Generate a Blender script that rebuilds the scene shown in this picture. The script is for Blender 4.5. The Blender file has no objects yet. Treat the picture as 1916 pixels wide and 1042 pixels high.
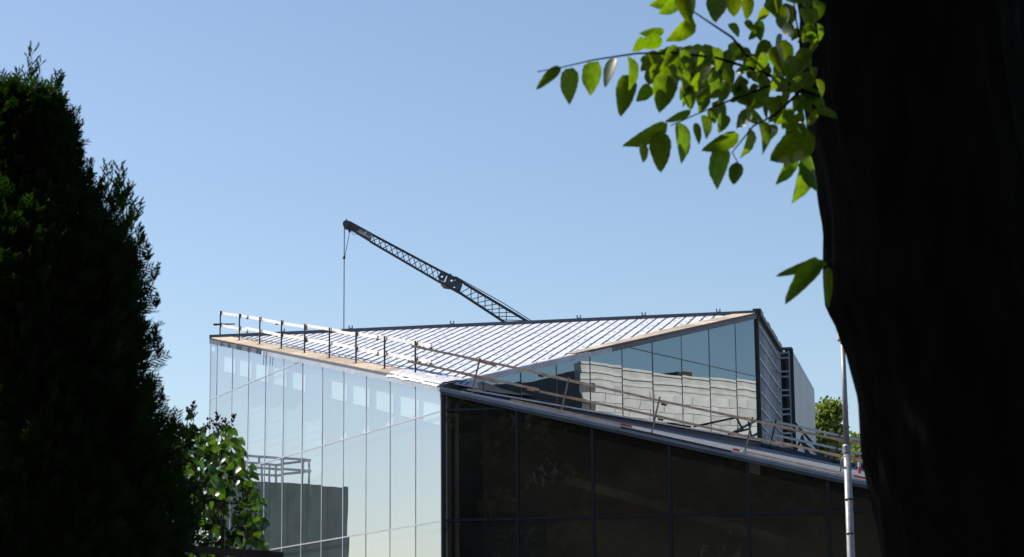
import bpy, math, random
import numpy as np
from mathutils import Vector, Matrix, noise as mnoise

S = bpy.context.scene
COL = S.collection
random.seed(7)
RNG = np.random.default_rng(7)
rad = math.radians

# ------------------------------------------------------------------ camera
EYE = Vector((0, 0, 1.65))
FPX, PITCH, ROLL = 3931.7, rad(10.294), rad(-0.529)
_f = Vector((0, math.cos(PITCH), math.sin(PITCH)))
_x = Vector((1, 0, 0)); _u = _x.cross(_f)
CXV = _x * math.cos(ROLL) + _u * math.sin(ROLL)
CUV = -_x * math.sin(ROLL) + _u * math.cos(ROLL)
cam = bpy.data.cameras.new('camera'); camo = bpy.data.objects.new('camera', cam); COL.objects.link(camo)
cam.sensor_width = 36; cam.lens = 36 * FPX / 1916
cam.clip_start = 0.1; cam.clip_end = 5000
m = Matrix.Identity(4)
for i in range(3):
    m[i][0], m[i][1], m[i][2], m[i][3] = CXV[i], CUV[i], -_f[i], EYE[i]
camo.matrix_world = m
cam.dof.use_dof = True; cam.dof.focus_distance = 66; cam.dof.aperture_fstop = 10
S.camera = camo

# ------------------------------------------------------------------ sky, sun, exposure
SUN_AZ, SUN_EL = rad(-68), rad(48)
w = bpy.data.worlds.new('World'); S.world = w; w.use_nodes = True
nt = w.node_tree; nt.nodes.clear()
sky = nt.nodes.new('ShaderNodeTexSky'); sky.sky_type = 'NISHITA'; sky.sun_disc = False
sky.sun_elevation = SUN_EL; sky.sun_rotation = SUN_AZ
sky.altitude = 100; sky.air_density = 1.0; sky.dust_density = 0.9; sky.ozone_density = 2.0
bg = nt.nodes.new('ShaderNodeBackground'); bg.inputs[1].default_value = 0.108
out = nt.nodes.new('ShaderNodeOutputWorld')
nt.links.new(sky.outputs[0], bg.inputs[0]); nt.links.new(bg.outputs[0], out.inputs[0])
SUNV = Vector((math.sin(SUN_AZ) * math.cos(SUN_EL), math.cos(SUN_AZ) * math.cos(SUN_EL), math.sin(SUN_EL)))
sl = bpy.data.lights.new('sun', 'SUN'); sl.energy = 5.0; sl.angle = rad(0.53); sl.color = (1, 0.95, 0.88)
so = bpy.data.objects.new('sun', sl); COL.objects.link(so)
so.rotation_euler = SUNV.to_track_quat('Z', 'Y').to_euler(); so.location = SUNV * 60
vs = S.view_settings; vs.view_transform = 'Standard'; vs.look = 'None'; vs.exposure = 0.42; vs.gamma = 1
vs.use_curve_mapping = False
S.cycles.max_bounces = 10; S.cycles.transparent_max_bounces = 24; S.cycles.glossy_bounces = 4
S.cycles.sample_clamp_indirect = 8

# ------------------------------------------------------------------ helpers
def at(x, y, D):
    """world point on the sight line of a picture position, D metres away over the ground"""
    d = _f * FPX + CXV * (x - 958) - CUV * (y - 521)
    return EYE + d * (D / math.hypot(d.x, d.y))

def node_mat(name):
    mt = bpy.data.materials.new(name); mt.use_nodes = True
    n = mt.node_tree.nodes; l = mt.node_tree.links
    return mt, n, l, n['Principled BSDF'], n['Material Output']

def mat(name, col, rough=0.6, metal=0.0, var=0.12, scale=3.0, bump=0.0, bscale=None, rnd=0.0, spec=0.5, stretch=None):
    mt, n, l, p, o = node_mat(name)
    tc = n.new('ShaderNodeTexCoord'); vec = tc.outputs['Object']
    if stretch:
        mp = n.new('ShaderNodeMapping'); mp.inputs['Scale'].default_value = stretch
        l.new(vec, mp.inputs[0]); vec = mp.outputs[0]
    nz = n.new('ShaderNodeTexNoise'); nz.inputs['Scale'].default_value = scale; nz.inputs['Detail'].default_value = 6
    l.new(vec, nz.inputs['Vector'])
    mx = n.new('ShaderNodeMix'); mx.data_type = 'RGBA'
    mx.inputs[6].default_value = (*[c * (1 - var) for c in col], 1)
    mx.inputs[7].default_value = (*[min(1, c * (1 + var)) for c in col], 1)
    rr = n.new('ShaderNodeMapRange'); rr.inputs[1].default_value = 0.3; rr.inputs[2].default_value = 0.7
    l.new(nz.outputs['Fac'], rr.inputs[0]); l.new(rr.outputs[0], mx.inputs[0])
    cout = mx.outputs[2]
    if rnd:
        oi = n.new('ShaderNodeObjectInfo')
        hs = n.new('ShaderNodeHueSaturation')
        r2 = n.new('ShaderNodeMapRange'); r2.inputs[3].default_value = 1 - rnd; r2.inputs[4].default_value = 1 + rnd
        l.new(oi.outputs['Random'], r2.inputs[0]); l.new(r2.outputs[0], hs.inputs['Value']); l.new(cout, hs.inputs['Color'])
        cout = hs.outputs[0]
    l.new(cout, p.inputs['Base Color'])
    p.inputs['Roughness'].default_value = rough; p.inputs['Metallic'].default_value = metal
    p.inputs['Specular IOR Level'].default_value = spec
    if bump:
        b = n.new('ShaderNodeBump'); b.inputs['Strength'].default_value = bump; b.inputs['Distance'].default_value = 0.02
        nb = n.new('ShaderNodeTexNoise'); nb.inputs['Scale'].default_value = bscale or scale * 6; nb.inputs['Detail'].default_value = 8
        l.new(vec, nb.inputs['Vector']); l.new(nb.outputs['Fac'], b.inputs['Height']); l.new(b.outputs[0], p.inputs['Normal'])
    return mt

def glass_mat(name, tint, ior, r0, wobble, wscale, gloss=(1, 1, 1), rough=0.0, haze=0.0, dcol=(.5, .47, .42), step=0.0):
    """coated facade glass: fresnel reflection over tinted transparency, panes never perfectly flat"""
    mt, n, l, p, o = node_mat(name); n.remove(p)
    g = n.new('ShaderNodeNewGeometry'); oi = n.new('ShaderNodeObjectInfo')
    nz = n.new('ShaderNodeTexNoise'); nz.noise_dimensions = '4D'; nz.inputs['Scale'].default_value = wscale; nz.inputs['Detail'].default_value = 1
    mp = n.new('ShaderNodeMapping'); mp.inputs['Scale'].default_value = (1, 1, 1.6)
    l.new(g.outputs['Position'], mp.inputs[0]); l.new(mp.outputs[0], nz.inputs['Vector'])
    mul = n.new('ShaderNodeMath'); mul.operation = 'MULTIPLY'; mul.inputs[1].default_value = 37.0
    l.new(oi.outputs['Random'], mul.inputs[0]); l.new(mul.outputs[0], nz.inputs['W'])
    sb = n.new('ShaderNodeVectorMath'); sb.operation = 'SUBTRACT'; sb.inputs[1].default_value = (.5, .5, .5); l.new(nz.outputs['Color'], sb.inputs[0])
    sc = n.new('ShaderNodeVectorMath'); sc.operation = 'SCALE'; sc.inputs['Scale'].default_value = wobble; l.new(sb.outputs[0], sc.inputs[0])
    ad = n.new('ShaderNodeVectorMath'); ad.operation = 'ADD'; l.new(g.outputs['Normal'], ad.inputs[0]); l.new(sc.outputs[0], ad.inputs[1])
    nn = n.new('ShaderNodeVectorMath'); nn.operation = 'NORMALIZE'; l.new(ad.outputs[0], nn.inputs[0])
    gl = n.new('ShaderNodeBsdfGlossy'); gl.inputs['Roughness'].default_value = rough; gl.inputs['Color'].default_value = (*gloss, 1)
    l.new(nn.outputs[0], gl.inputs['Normal'])
    if step:   # panes from different batches reflect a touch more or less
        hv = n.new('ShaderNodeHueSaturation'); hv.inputs['Color'].default_value = (*gloss, 1)
        sr = n.new('ShaderNodeMapRange'); sr.inputs[3].default_value = 1 - step; sr.inputs[4].default_value = 1.0
        l.new(oi.outputs['Random'], sr.inputs[0]); l.new(sr.outputs[0], hv.inputs['Value']); l.new(hv.outputs[0], gl.inputs['Color'])
    tr = n.new('ShaderNodeBsdfTransparent'); tr.inputs[0].default_value = (*tint, 1)
    tw = n.new('ShaderNodeBsdfTransparent'); tw.inputs[0].default_value = (1, 1, 1, 1)
    fr = n.new('ShaderNodeFresnel'); fr.inputs['IOR'].default_value = ior
    ma = n.new('ShaderNodeMapRange'); ma.inputs[3].default_value = r0; ma.inputs[4].default_value = 1.0; l.new(fr.outputs[0], ma.inputs[0])
    mx = n.new('ShaderNodeMixShader'); l.new(ma.outputs[0], mx.inputs[0]); l.new(tr.outputs[0], mx.inputs[1]); l.new(gl.outputs[0], mx.inputs[2])
    m2 = n.new('ShaderNodeMixShader'); l.new(g.outputs['Backfacing'], m2.inputs[0]); l.new(mx.outputs[0], m2.inputs[1]); l.new(tw.outputs[0], m2.inputs[2])
    fin = m2.outputs[0]
    if haze:   # thin diffuse haze mixed in to lift and even the glass tone
        df = n.new('ShaderNodeBsdfDiffuse'); df.inputs[0].default_value = (*dcol, 1)
        nd = n.new('ShaderNodeTexNoise'); nd.inputs['Scale'].default_value = .8; nd.inputs['Detail'].default_value = 5; l.new(mp.outputs[0], nd.inputs['Vector'])
        dr = n.new('ShaderNodeMapRange'); dr.inputs[1].default_value = .25; dr.inputs[2].default_value = .75; dr.inputs[3].default_value = haze * .6; dr.inputs[4].default_value = haze * 1.4
        l.new(nd.outputs['Fac'], dr.inputs[0])
        m3 = n.new('ShaderNodeMixShader'); l.new(dr.outputs[0], m3.inputs[0]); l.new(m2.outputs[0], m3.inputs[1]); l.new(df.outputs[0], m3.inputs[2]); fin = m3.outputs[0]
    l.new(fin, o.inputs['Surface'])
    return mt

def leaf_mat(name, col, trans, tf=0.45, rough=0.35, rnd=0.25, spec=0.5):
    mt, n, l, p, o = node_mat(name)
    oi = n.new('ShaderNodeObjectInfo'); tc = n.new('ShaderNodeTexCoord')
    nz = n.new('ShaderNodeTexNoise'); nz.inputs['Scale'].default_value = 6.0; nz.inputs['Detail'].default_value = 4
    ad = n.new('ShaderNodeVectorMath'); l.new(tc.outputs['Object'], ad.inputs[0]); l.new(oi.outputs['Random'], ad.inputs[1]); l.new(ad.outputs[0], nz.inputs['Vector'])
    mr = n.new('ShaderNodeMapRange'); mr.inputs[1].default_value = .3; mr.inputs[2].default_value = .7; mr.inputs[3].default_value = 1 - rnd; mr.inputs[4].default_value = 1 + rnd
    l.new(nz.outputs['Fac'], mr.inputs[0])
    def tinted(c):
        h = n.new('ShaderNodeHueSaturation'); h.inputs['Color'].default_value = (*c, 1); l.new(mr.outputs[0], h.inputs['Value'])
        r = n.new('ShaderNodeMapRange'); r.inputs[3].default_value = .485; r.inputs[4].default_value = .515; l.new(oi.outputs['Random'], r.inputs[0]); l.new(r.outputs[0], h.inputs['Hue'])
        return h.outputs[0]
    l.new(tinted(col), p.inputs['Base Color']); p.inputs['Roughness'].default_value = rough; p.inputs['Specular IOR Level'].default_value = spec
    t = n.new('ShaderNodeBsdfTranslucent'); l.new(tinted(trans), t.inputs['Color'])
    mx = n.new('ShaderNodeMixShader'); mx.inputs[0].default_value = tf
    l.new(p.outputs[0], mx.inputs[1]); l.new(t.outputs[0], mx.inputs[2]); l.new(mx.outputs[0], o.inputs['Surface'])
    return mt

class MB:
    def __init__(s): s.v = []; s.f = []
    def add(s, vs, fs):
        o = len(s.v); s.v += [tuple(p) for p in vs]; s.f += [tuple(i + o for i in f) for f in fs]; return s
    def bar(s, a, b, wd, ht, up=Vector((0, 0, 1))):
        """box from a to b; wd across, ht along 'up'"""
        a, b = Vector(a), Vector(b); d = (b - a).normalized()
        sd = d.cross(Vector(up))
        if sd.length < 1e-4: sd = d.cross(Vector((1, 0, 0)))
        sd.normalize(); u = sd.cross(d).normalized()
        p = [c + sd * (i * wd / 2) + u * (j * ht / 2) for c in (a, b) for i, j in ((-1, -1), (1, -1), (1, 1), (-1, 1))]
        return s.add(p, [(3, 2, 1, 0), (4, 5, 6, 7), (0, 1, 5, 4), (1, 2, 6, 5), (2, 3, 7, 6), (3, 0, 4, 7)])
    def tube(s, pts, rs, n=8, caps=True):
        pts = [Vector(p) for p in pts]
        if not hasattr(rs, '__len__'): rs = [rs] * len(pts)
        o = len(s.v); ref = None
        for i, p in enumerate(pts):
            d = (pts[min(i + 1, len(pts) - 1)] - pts[max(i - 1, 0)]).normalized()
            if ref is None: ref = d.orthogonal().normalized()
            a = (ref - d * ref.dot(d)).normalized(); b = d.cross(a); ref = a
            for k in range(n):
                t = 2 * math.pi * k / n; s.v.append(tuple(p + (a * math.cos(t) + b * math.sin(t)) * rs[i]))
        for i in range(len(pts) - 1):
            for k in range(n):
                k2 = (k + 1) % n; s.f.append((o + i * n + k, o + i * n + k2, o + (i + 1) * n + k2, o + (i + 1) * n + k))
        if caps:
            s.f.append(tuple(o + k for k in reversed(range(n)))); e = o + (len(pts) - 1) * n; s.f.append(tuple(e + k for k in range(n)))
        return s
    def prism(s, poly, off):
        """polygon (list of points) extruded by vector off"""
        n = len(poly); a = [Vector(p) for p in poly]; b = [p + off for p in a]
        nrm = Vector((0, 0, 0))
        for i in range(n): nrm += a[i].cross(a[(i + 1) % n])
        fs = [tuple(range(n)), tuple(range(2 * n - 1, n - 1, -1))] + [(i, i + n, (i + 1) % n + n, (i + 1) % n) for i in range(n)]
        if nrm.dot(off) > 0: fs = [tuple(reversed(f)) for f in fs]
        return s.add(a + b, fs)
    def mesh(s, name):
        me = bpy.data.meshes.new(name); me.from_pydata(s.v, [], s.f); me.update(); return me
    def build(s, name, mt, parent=None, smooth=False):
        return link(name, s.mesh(name), mt, parent, smooth)

def link(name, me, mt, parent=None, smooth=False, mw=None):
    if mt is not None and not me.materials: me.materials.append(mt)
    if smooth: me.polygons.foreach_set('use_smooth', [True] * len(me.polygons))
    o = bpy.data.objects.new(name, me); COL.objects.link(o)
    if mw is not None: o.matrix_world = mw
    if parent is not None:
        o.parent = parent; o.matrix_parent_inverse = PINV.get(parent.name, Matrix.Identity(4))
    return o
PINV = {}
def empty(name, loc=(0, 0, 0)):
    o = bpy.data.objects.new(name, None); COL.objects.link(o); o.location = loc; o.empty_display_size = .3
    PINV[o.name] = Matrix.Translation(loc).inverted()
    return o
def tag(o, label=None, cat=None, group=None, kind=None):
    if label: o['label'] = label
    if cat: o['category'] = cat
    if group: o['group'] = group
    if kind: o['kind'] = kind
    return o
def clip(poly, a, b, c):
    """keep a*s+b*z<=c of a 2-D polygon"""
    r = []
    for i in range(len(poly)):
        p, q = poly[i], poly[(i + 1) % len(poly)]
        fp, fq = a * p[0] + b * p[1] - c, a * q[0] + b * q[1] - c
        if fp <= 0: r.append(p)
        if fp * fq < 0:
            t = fp / (fp - fq); r.append((p[0] + (q[0] - p[0]) * t, p[1] + (q[1] - p[1]) * t))
    return r
def quads_mesh(name, c, u, v):
    """one mesh of many small leaf-shaped quads (diamond-ish), vectorised"""
    n = len(c); V = np.empty((n, 4, 3)); V[:, 0] = c - u; V[:, 1] = c + v * .62 - u * .1; V[:, 2] = c + u; V[:, 3] = c - v * .62 - u * .1
    me = bpy.data.meshes.new(name); me.vertices.add(4 * n); me.vertices.foreach_set('co', V.ravel())
    me.loops.add(4 * n); me.loops.foreach_set('vertex_index', np.arange(4 * n, dtype=np.int32))
    me.polygons.add(n); me.polygons.foreach_set('loop_start', np.arange(0, 4 * n, 4, dtype=np.int32))
    me.update(calc_edges=True); me.validate(); return me
def unit(a): return a / np.maximum(np.linalg.norm(a, axis=-1, keepdims=True), 1e-9)
def rand_dirs(n): return unit(RNG.normal(size=(n, 3)))

# ------------------------------------------------------------------ materials
M = {}
M['asphalt'] = mat('asphalt', (.055, .055, .058), .9, bump=.4, scale=.4, bscale=40)
M['membrane'] = None
M['seam'] = mat('seam', (.035, .045, .07), .45, .2, scale=5)
M['ridge'] = mat('ridge', (.09, .10, .125), .4, .5, scale=2)
M['ply'] = mat('plywood', (.42, .33, .235), .8, var=.3, scale=5, rnd=.25, stretch=(1, 1, 6))
M['plank'] = mat('plank', (.56, .38, .26), .8, var=.3, scale=6, rnd=.2)
M['plank_pale'] = mat('plank_pale', (.74, .70, .64), .8, var=.12, scale=6, rnd=.1)  # plank timber lightened so boards in full sun read near white
M['fascia'] = mat('fascia', (.42, .42, .46), .42, .35, var=.15, scale=2)
M['fascia_dark'] = mat('fascia_dark', (.07, .075, .085), .4, .3, var=.2, scale=2)
M['fascia_mid'] = mat('fascia_blue_grey', (.19, .21, .26), .4, .3, var=.15, scale=2)
M['white'] = mat('white_wrap', (.46, .46, .48), .6, var=.08, scale=5)
M['steel_dark'] = mat('steel_dark', (.05, .045, .042), .5, .5, var=.3, scale=8)
M['galv'] = mat('galvanised', (.24, .24, .245), .5, .3, var=.25, scale=14)
M['rust'] = mat('rusty_steel', (.28, .22, .17), .6, .4, var=.3, scale=10)
M['mull_a'] = mat('mullion_light', (.50, .49, .53), .35, .4, scale=2)
M['mull_b'] = mat('mullion_dark', (.02, .022, .03), .3, .5, scale=2)
M['mull_c'] = mat('mullion_navy', (.04, .05, .075), .35, .4, scale=2)
M['back_a'] = mat('inner_sheet', (.12, .15, .165), .8, var=.08, scale=.5)
M['back_p'] = mat('insulation_board', (.85, .88, .80), .8, var=.04, scale=2)
M['interior'] = mat('interior', (.30, .25, .19), .85, var=.3, scale=.5)
M['interior_d'] = mat('interior_dark', (.035, .04, .055), .7)
M['interior_c'] = mat('interior_upper', (.14, .18, .20), .85, var=.1, scale=.5)
M['felt'] = mat('roofing_felt', (.14, .15, .172), .75, var=.4, scale=5, bump=1.0, bscale=16)
M['shaded_upstand'] = mat('shaded_upstand', (.03, .05, .085), .6, .1, var=.2, scale=2)  # dark blue carries the shade strip behind the lower roof
M['stud'] = mat('stud_steel', (.52, .57, .62), .5, .1, scale=4, rnd=.25)
M['board_dark'] = mat('sheathing', (.06, .065, .075), .8, var=.25, scale=1)
M['board_brown'] = mat('brown_board', (.09, .075, .06), .8, var=.3, scale=2)
M['clad'] = mat('cladding', (.23, .255, .30), .42, .35, var=.12, scale=1, rnd=.07)
M['crane'] = mat('crane_paint', (.06, .065, .075), .5, .2, var=.3, scale=2)
M['cable'] = mat('cable', (.10, .12, .14), .5, .5)
M['decal'] = mat('decal_white', (.75, .70, .66), .6)
M['red'] = mat('red_paint', (.50, .05, .03), .5, var=.2, scale=8)
M['blue'] = mat('blue_print', (.03, .16, .42), .6)
M['stone'] = mat('stone_block', (.86, .76, .69), .9, var=.12, scale=1.5, bump=.3, rnd=.12)
M['mortar'] = mat('mortar', (.16, .15, .14), .95)
M['brown'] = mat('brown_render', (.06, .042, .034), .9, var=.2, scale=.6)
M['net'] = mat('netting', (.026, .058, .05), .8, var=.3, scale=.8, stretch=(1, 1, .3))
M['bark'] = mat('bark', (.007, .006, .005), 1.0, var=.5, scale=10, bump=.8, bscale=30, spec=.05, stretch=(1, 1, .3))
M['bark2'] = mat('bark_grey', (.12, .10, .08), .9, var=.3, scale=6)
M['thuja'] = leaf_mat('conifer_scale', (.007, .017, .003), (.024, .07, .005), .28, .6, .4, spec=.2)
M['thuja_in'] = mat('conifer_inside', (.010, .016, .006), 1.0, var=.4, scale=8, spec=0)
M['leaf'] = leaf_mat('elm_leaf', (.008, .019, .003), (.29, .47, .004), .37, .38, .3, spec=.35)
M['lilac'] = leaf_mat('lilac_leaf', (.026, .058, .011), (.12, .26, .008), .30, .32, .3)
M['lilac_in'] = leaf_mat('lilac_leaf_shaded', (.015, .03, .008), (.04, .09, .008), .25, .6, .3, spec=.1)  # lilac leaf again, shade inside the bush put into darker greens
M['bgleaf'] = leaf_mat('maple_leaf', (.085, .115, .018), (.28, .36, .025), .45, .5, .35)
M['seed'] = mat('dry_panicle', (.09, .05, .03), .9, rnd=.3)
M['glass_a'] = glass_mat('glass_pale', (.78, .86, .86), 1.5, .50, .0026, .8, (.92, .94, .975), haze=.028, dcol=(.62, .68, .66), step=.10)
M['glass_b'] = glass_mat('glass_dark', (.52, .48, .42), 1.27, .0, .005, .7, haze=.024, dcol=(.5, .45, .38))
M['glass_c'] = glass_mat('glass_teal', (.08, .20, .25), 1.5, .26, .005, .9, (.80, .95, 1), haze=.01, step=.06)

def membrane():
    mt, n, l, p, o = node_mat('roof_membrane')
    g = n.new('ShaderNodeNewGeometry'); sp = n.new('ShaderNodeSeparateXYZ'); l.new(g.outputs['Position'], sp.inputs[0])
    # rows of faint grey print across the white sheet
    mp = n.new('ShaderNodeMapping'); mp.inputs['Rotation'].default_value = (0, 0, rad(15)); l.new(g.outputs['Position'], mp.inputs[0])
    br = n.new('ShaderNodeTexBrick'); br.inputs['Scale'].default_value = 1
    br.inputs['Color1'].default_value = (.67, .67, .69, 1); br.inputs['Color2'].default_value = (.56, .57, .60, 1); br.inputs['Mortar'].default_value = (.22, .24, .29, 1)
    br.inputs['Mortar Size'].default_value = .045; br.inputs['Mortar Smooth'].default_value = .6; br.inputs['Brick Width'].default_value = .9; br.inputs['Row Height'].default_value = .42
    nzd = n.new('ShaderNodeTexNoise'); nzd.inputs['Scale'].default_value = 2.0
    mxv = n.new('ShaderNodeMix'); mxv.data_type = 'VECTOR'; mxv.inputs[0].default_value = .12
    l.new(g.outputs['Position'], nzd.inputs['Vector']); l.new(mp.outputs[0], mxv.inputs[4]); l.new(nzd.outputs['Color'], mxv.inputs[5]); l.new(mxv.outputs[1], br.inputs['Vector'])
    l.new(br.outputs['Color'], p.inputs['Base Color']); p.inputs['Roughness'].default_value = .55
    nb = n.new('ShaderNodeTexNoise'); nb.inputs['Scale'].default_value = 3.5; nb.inputs['Detail'].default_value = 3; l.new(g.outputs['Position'], nb.inputs['Vector'])
    b = n.new('ShaderNodeBump'); b.inputs['Strength'].default_value = .5; b.inputs['Distance'].default_value = .05; l.new(nb.outputs['Fac'], b.inputs['Height']); l.new(b.outputs[0], p.inputs['Normal'])
    return mt
M['membrane'] = membrane()

# ------------------------------------------------------------------ ground
g = MB(); g.add([(-1500, -1500, 0), (1500, -1500, 0), (1500, 1500, 0), (-1500, 1500, 0)], [(0, 1, 2, 3)])
tag(g.build('ground', M['asphalt']), kind='structure')

# ------------------------------------------------------------------ glass building
P0 = Vector((-2.033, 59.966, 0)); ZC = 9.42
def hd(deg): return Vector((math.sin(rad(deg)), math.cos(rad(deg)), 0))
dA, dB, dC, dF = hd(-23.984), hd(102.104), hd(33.666), hd(11.858)
nA = Vector((-dA.y, dA.x, 0)); nB = Vector((dB.y, -dB.x, 0)); nC = Vector((dC.y, -dC.x, 0)); nF = Vector((dF.y, -dF.x, 0))
LA, LC, LB = 24.38, 19.9, 16.0
TA = (9.45, (14.28 - 9.45) / LA)            # roof edge line over the pale facade
TC = (9.45, (14.12 - 9.45) / LC)
TB = (9.36, -0.2525)                        # sloping eave of the dark facade
bld = empty('glass_building', (0, 72, 0))
tag(bld, 'angular glass building under construction with white seamed roof and dark lower front', 'building')

def facade(name, o, d, n, sb, zb, top, bot, g_mat, m_mat, mw, mdep, back=None, backmat=None, proud=.03, bs0=None):
    """curtain wall: every pane, mullion and transom its own piece. top/bot = (z at s=0, slope)"""
    P = lambda s, z, off=0.0: o + d * s + n * off + Vector((0, 0, z))
    b0_ = sb[0] if bs0 is None else bs0
    pb = clip(clip([(b0_, zb[0]), (sb[-1], zb[0]), (sb[-1], zb[-1] + 9), (b0_, zb[-1] + 9)], -top[1], 1, top[0]), bot[1], -1, -bot[0])
    wall = MB().prism([P(s, z, -back) for s, z in pb], n * -.12).build(name, backmat, bld)
    for i in range(len(sb) - 1):
        for j in range(len(zb) - 1):
            c = [(sb[i] + .012, zb[j] + .012), (sb[i + 1] - .012, zb[j] + .012), (sb[i + 1] - .012, zb[j + 1] - .012), (sb[i] + .012, zb[j + 1] - .012)]
            c = clip(clip(c, -top[1], 1, top[0]), bot[1], -1, -bot[0])
            if len(c) < 3 or max(p[1] for p in c) - min(p[1] for p in c) < .05: continue
            t1, t2 = random.gauss(0, .0012), random.gauss(0, .0012)
            sc, zc = (sb[i] + sb[i + 1]) / 2, (zb[j] + zb[j + 1]) / 2
            pts = [P(s, z, (s - sc) * t1 + (z - zc) * t2) for s, z in c]
            MB().prism(pts, n * -.012).build('window_pane', g_mat, wall)
    for s in sb:
        z0, z1 = max(zb[0], bot[0] + bot[1] * s), min(top[0] + top[1] * s, zb[-1])
        if z1 - z0 > .08: MB().bar(P(s, z0, proud - mdep / 2), P(s, z1, proud - mdep / 2), mw, mdep, n).build('mullion', m_mat, wall)
    for z in zb[1:-1]:
        s0, s1 = sb[0], sb[-1]
        if abs(top[1]) > 1e-6:
            sx = (z - top[0]) / top[1]
            if top[1] > 0: s0 = max(s0, sx)
            else: s1 = min(s1, sx)
        if z < bot[0] + bot[1] * s0 or s1 - s0 < .1: continue
        MB().bar(P(s0, z, proud - mdep / 2 + .004), P(s1, z, proud - mdep / 2 + .004), mdep, mw * .8).build('transom', m_mat, wall)
    return wall

sA = [0.03] + [2.132 * k for k in range(1, 12)] + [LA]
zG = [0, 2.42, 5.57, 8.715, 11.86, 15]
wA = facade('pale_curtain_wall', P0, dA, nA, sA, zG, (TA[0] - .17, TA[1]), (0, 0), M['glass_a'], M['mull_a'], .05, .05, .16, M['back_a'], .012)
sBl = [0.03] + [2.172 * k for k in range(1, 8)] + [LB]
wB = facade('dark_curtain_wall', P0, dB, nB, sBl, zG[:4] + [15], (TB[0] - .16, TB[1]), (0, 0), M['glass_b'], M['mull_b'], .085, .16, 5.0, M['interior'])
sC = [0.1] + [2.09 + 2.012 * k for k in range(0, 9)] + [LC]
wC = facade('clerestory', P0, dC, nC, sC, [9.42, 11.79, 15], (TC[0] - .13, TC[1]), (9.45, 0), M['glass_c'], M['mull_c'], .04, .045, 1.3, M['interior_c'], .01, 1.1)

# paler insulation boards behind the pale glass, one in each bay under the roof edge
PA = lambda s, z, off=0.0: P0 + dA * s + nA * off + Vector((0, 0, z))
PB = lambda s, z, off=0.0: P0 + dB * s + nB * off + Vector((0, 0, z))
PC = lambda s, z, off=0.0: P0 + dC * s + nC * off + Vector((0, 0, z))
for k in range(11):
    s0 = sA[k] + (.3 if k == 0 else .03); s1 = sA[k + 1] - (.38 if k == 0 else .62)
    if k == 6: s1 -= .1
    if k == 5: continue
    zt = lambda s: TA[0] + TA[1] * s - .62
    MB().prism([PA(s0, zt(s0) - .58, -.115), PA(s1, zt(s1) - .58, -.115), PA(s1, zt(s1), -.115), PA(s0, zt(s0), -.115)], nA * -.03).build('insulation_board', M['back_p'], wA)

for k in (1, 2, 3, 4, 5):
    MB().prism([PA(sA[k] + .04, 8.76, -.115), PA(sA[k] + .75, 8.76, -.115), PA(sA[k] + .6, 8.84, -.115), PA(sA[k] + .04, 8.98, -.115)], nA * -.03).build('packing_board', M['back_p'], wA)
# clear plastic sheets sagging behind five of the panes
def plastic_mat():
    mt, n, l, p, o = node_mat('plastic_sheet'); p.inputs['Base Color'].default_value = (.8, .86, .86, 1); p.inputs['Roughness'].default_value = .22
    tr = n.new('ShaderNodeBsdfTransparent'); mx = n.new('ShaderNodeMixShader'); lw = n.new('ShaderNodeLayerWeight'); lw.inputs[0].default_value = .25
    mr = n.new('ShaderNodeMapRange'); mr.inputs[3].default_value = .05; mr.inputs[4].default_value = .9; l.new(lw.outputs['Facing'], mr.inputs[0])
    l.new(mr.outputs[0], mx.inputs[0]); l.new(tr.outputs[0], mx.inputs[1]); l.new(p.outputs[0], mx.inputs[2]); l.new(mx.outputs[0], o.inputs['Surface']); return mt
M['plastic'] = plastic_mat()
for k in (5, 6, 7, 8):
    s0, s1 = sA[k] + .1, sA[k + 1] - .1; zt = TA[0] + TA[1] * s0 - 1.5 - .15 * (k % 3); nu, nv = 10, 26; vs_ = []
    for j in range(nv + 1):
        for i in range(nu + 1):
            u_, v_ = i / nu, j / nv; sag = .32 * (1 - (2 * u_ - 1) ** 2) * (1 - .3 * v_)
            amp = .03 * math.exp(-((v_ - .15 - .1 * (k % 2)) / .14) ** 2) + .035 * math.exp(-((v_ - .66) / .16) ** 2)
            vs_.append(PA(s0 + (s1 - s0) * u_, zt - 1.9 * v_ - sag * .6, -.075 + amp * math.sin(v_ * 44 + sag * 11 + k)))
    MB().add(vs_, [(j * (nu + 1) + i, j * (nu + 1) + i + 1, (j + 1) * (nu + 1) + i + 1, (j + 1) * (nu + 1) + i) for j in range(nv) for i in range(nu)]).build('plastic_sheet', M['plastic'], wA, True)

# inside the dark front: column, wall upstand, door leaf, inclined beam
MB().bar(PB(.32, 0, -.45), PB(.32, 8.9, -.45), .1, .1, nB).build('column', M['interior'], wB)
MB().bar(PB(3.0, 6.9, -3), PB(9.5, 4.9, -3), .3, .25).build('inclined_beam', M['interior'], wB)
MB().prism([PB(.5, 0, -3.5), PB(2.3, 0, -3.5), PB(2.3, 6, -3.5), PB(.5, 6, -3.5)], nB * -.1).build('door_leaf', M['interior_d'], wB)
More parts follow.
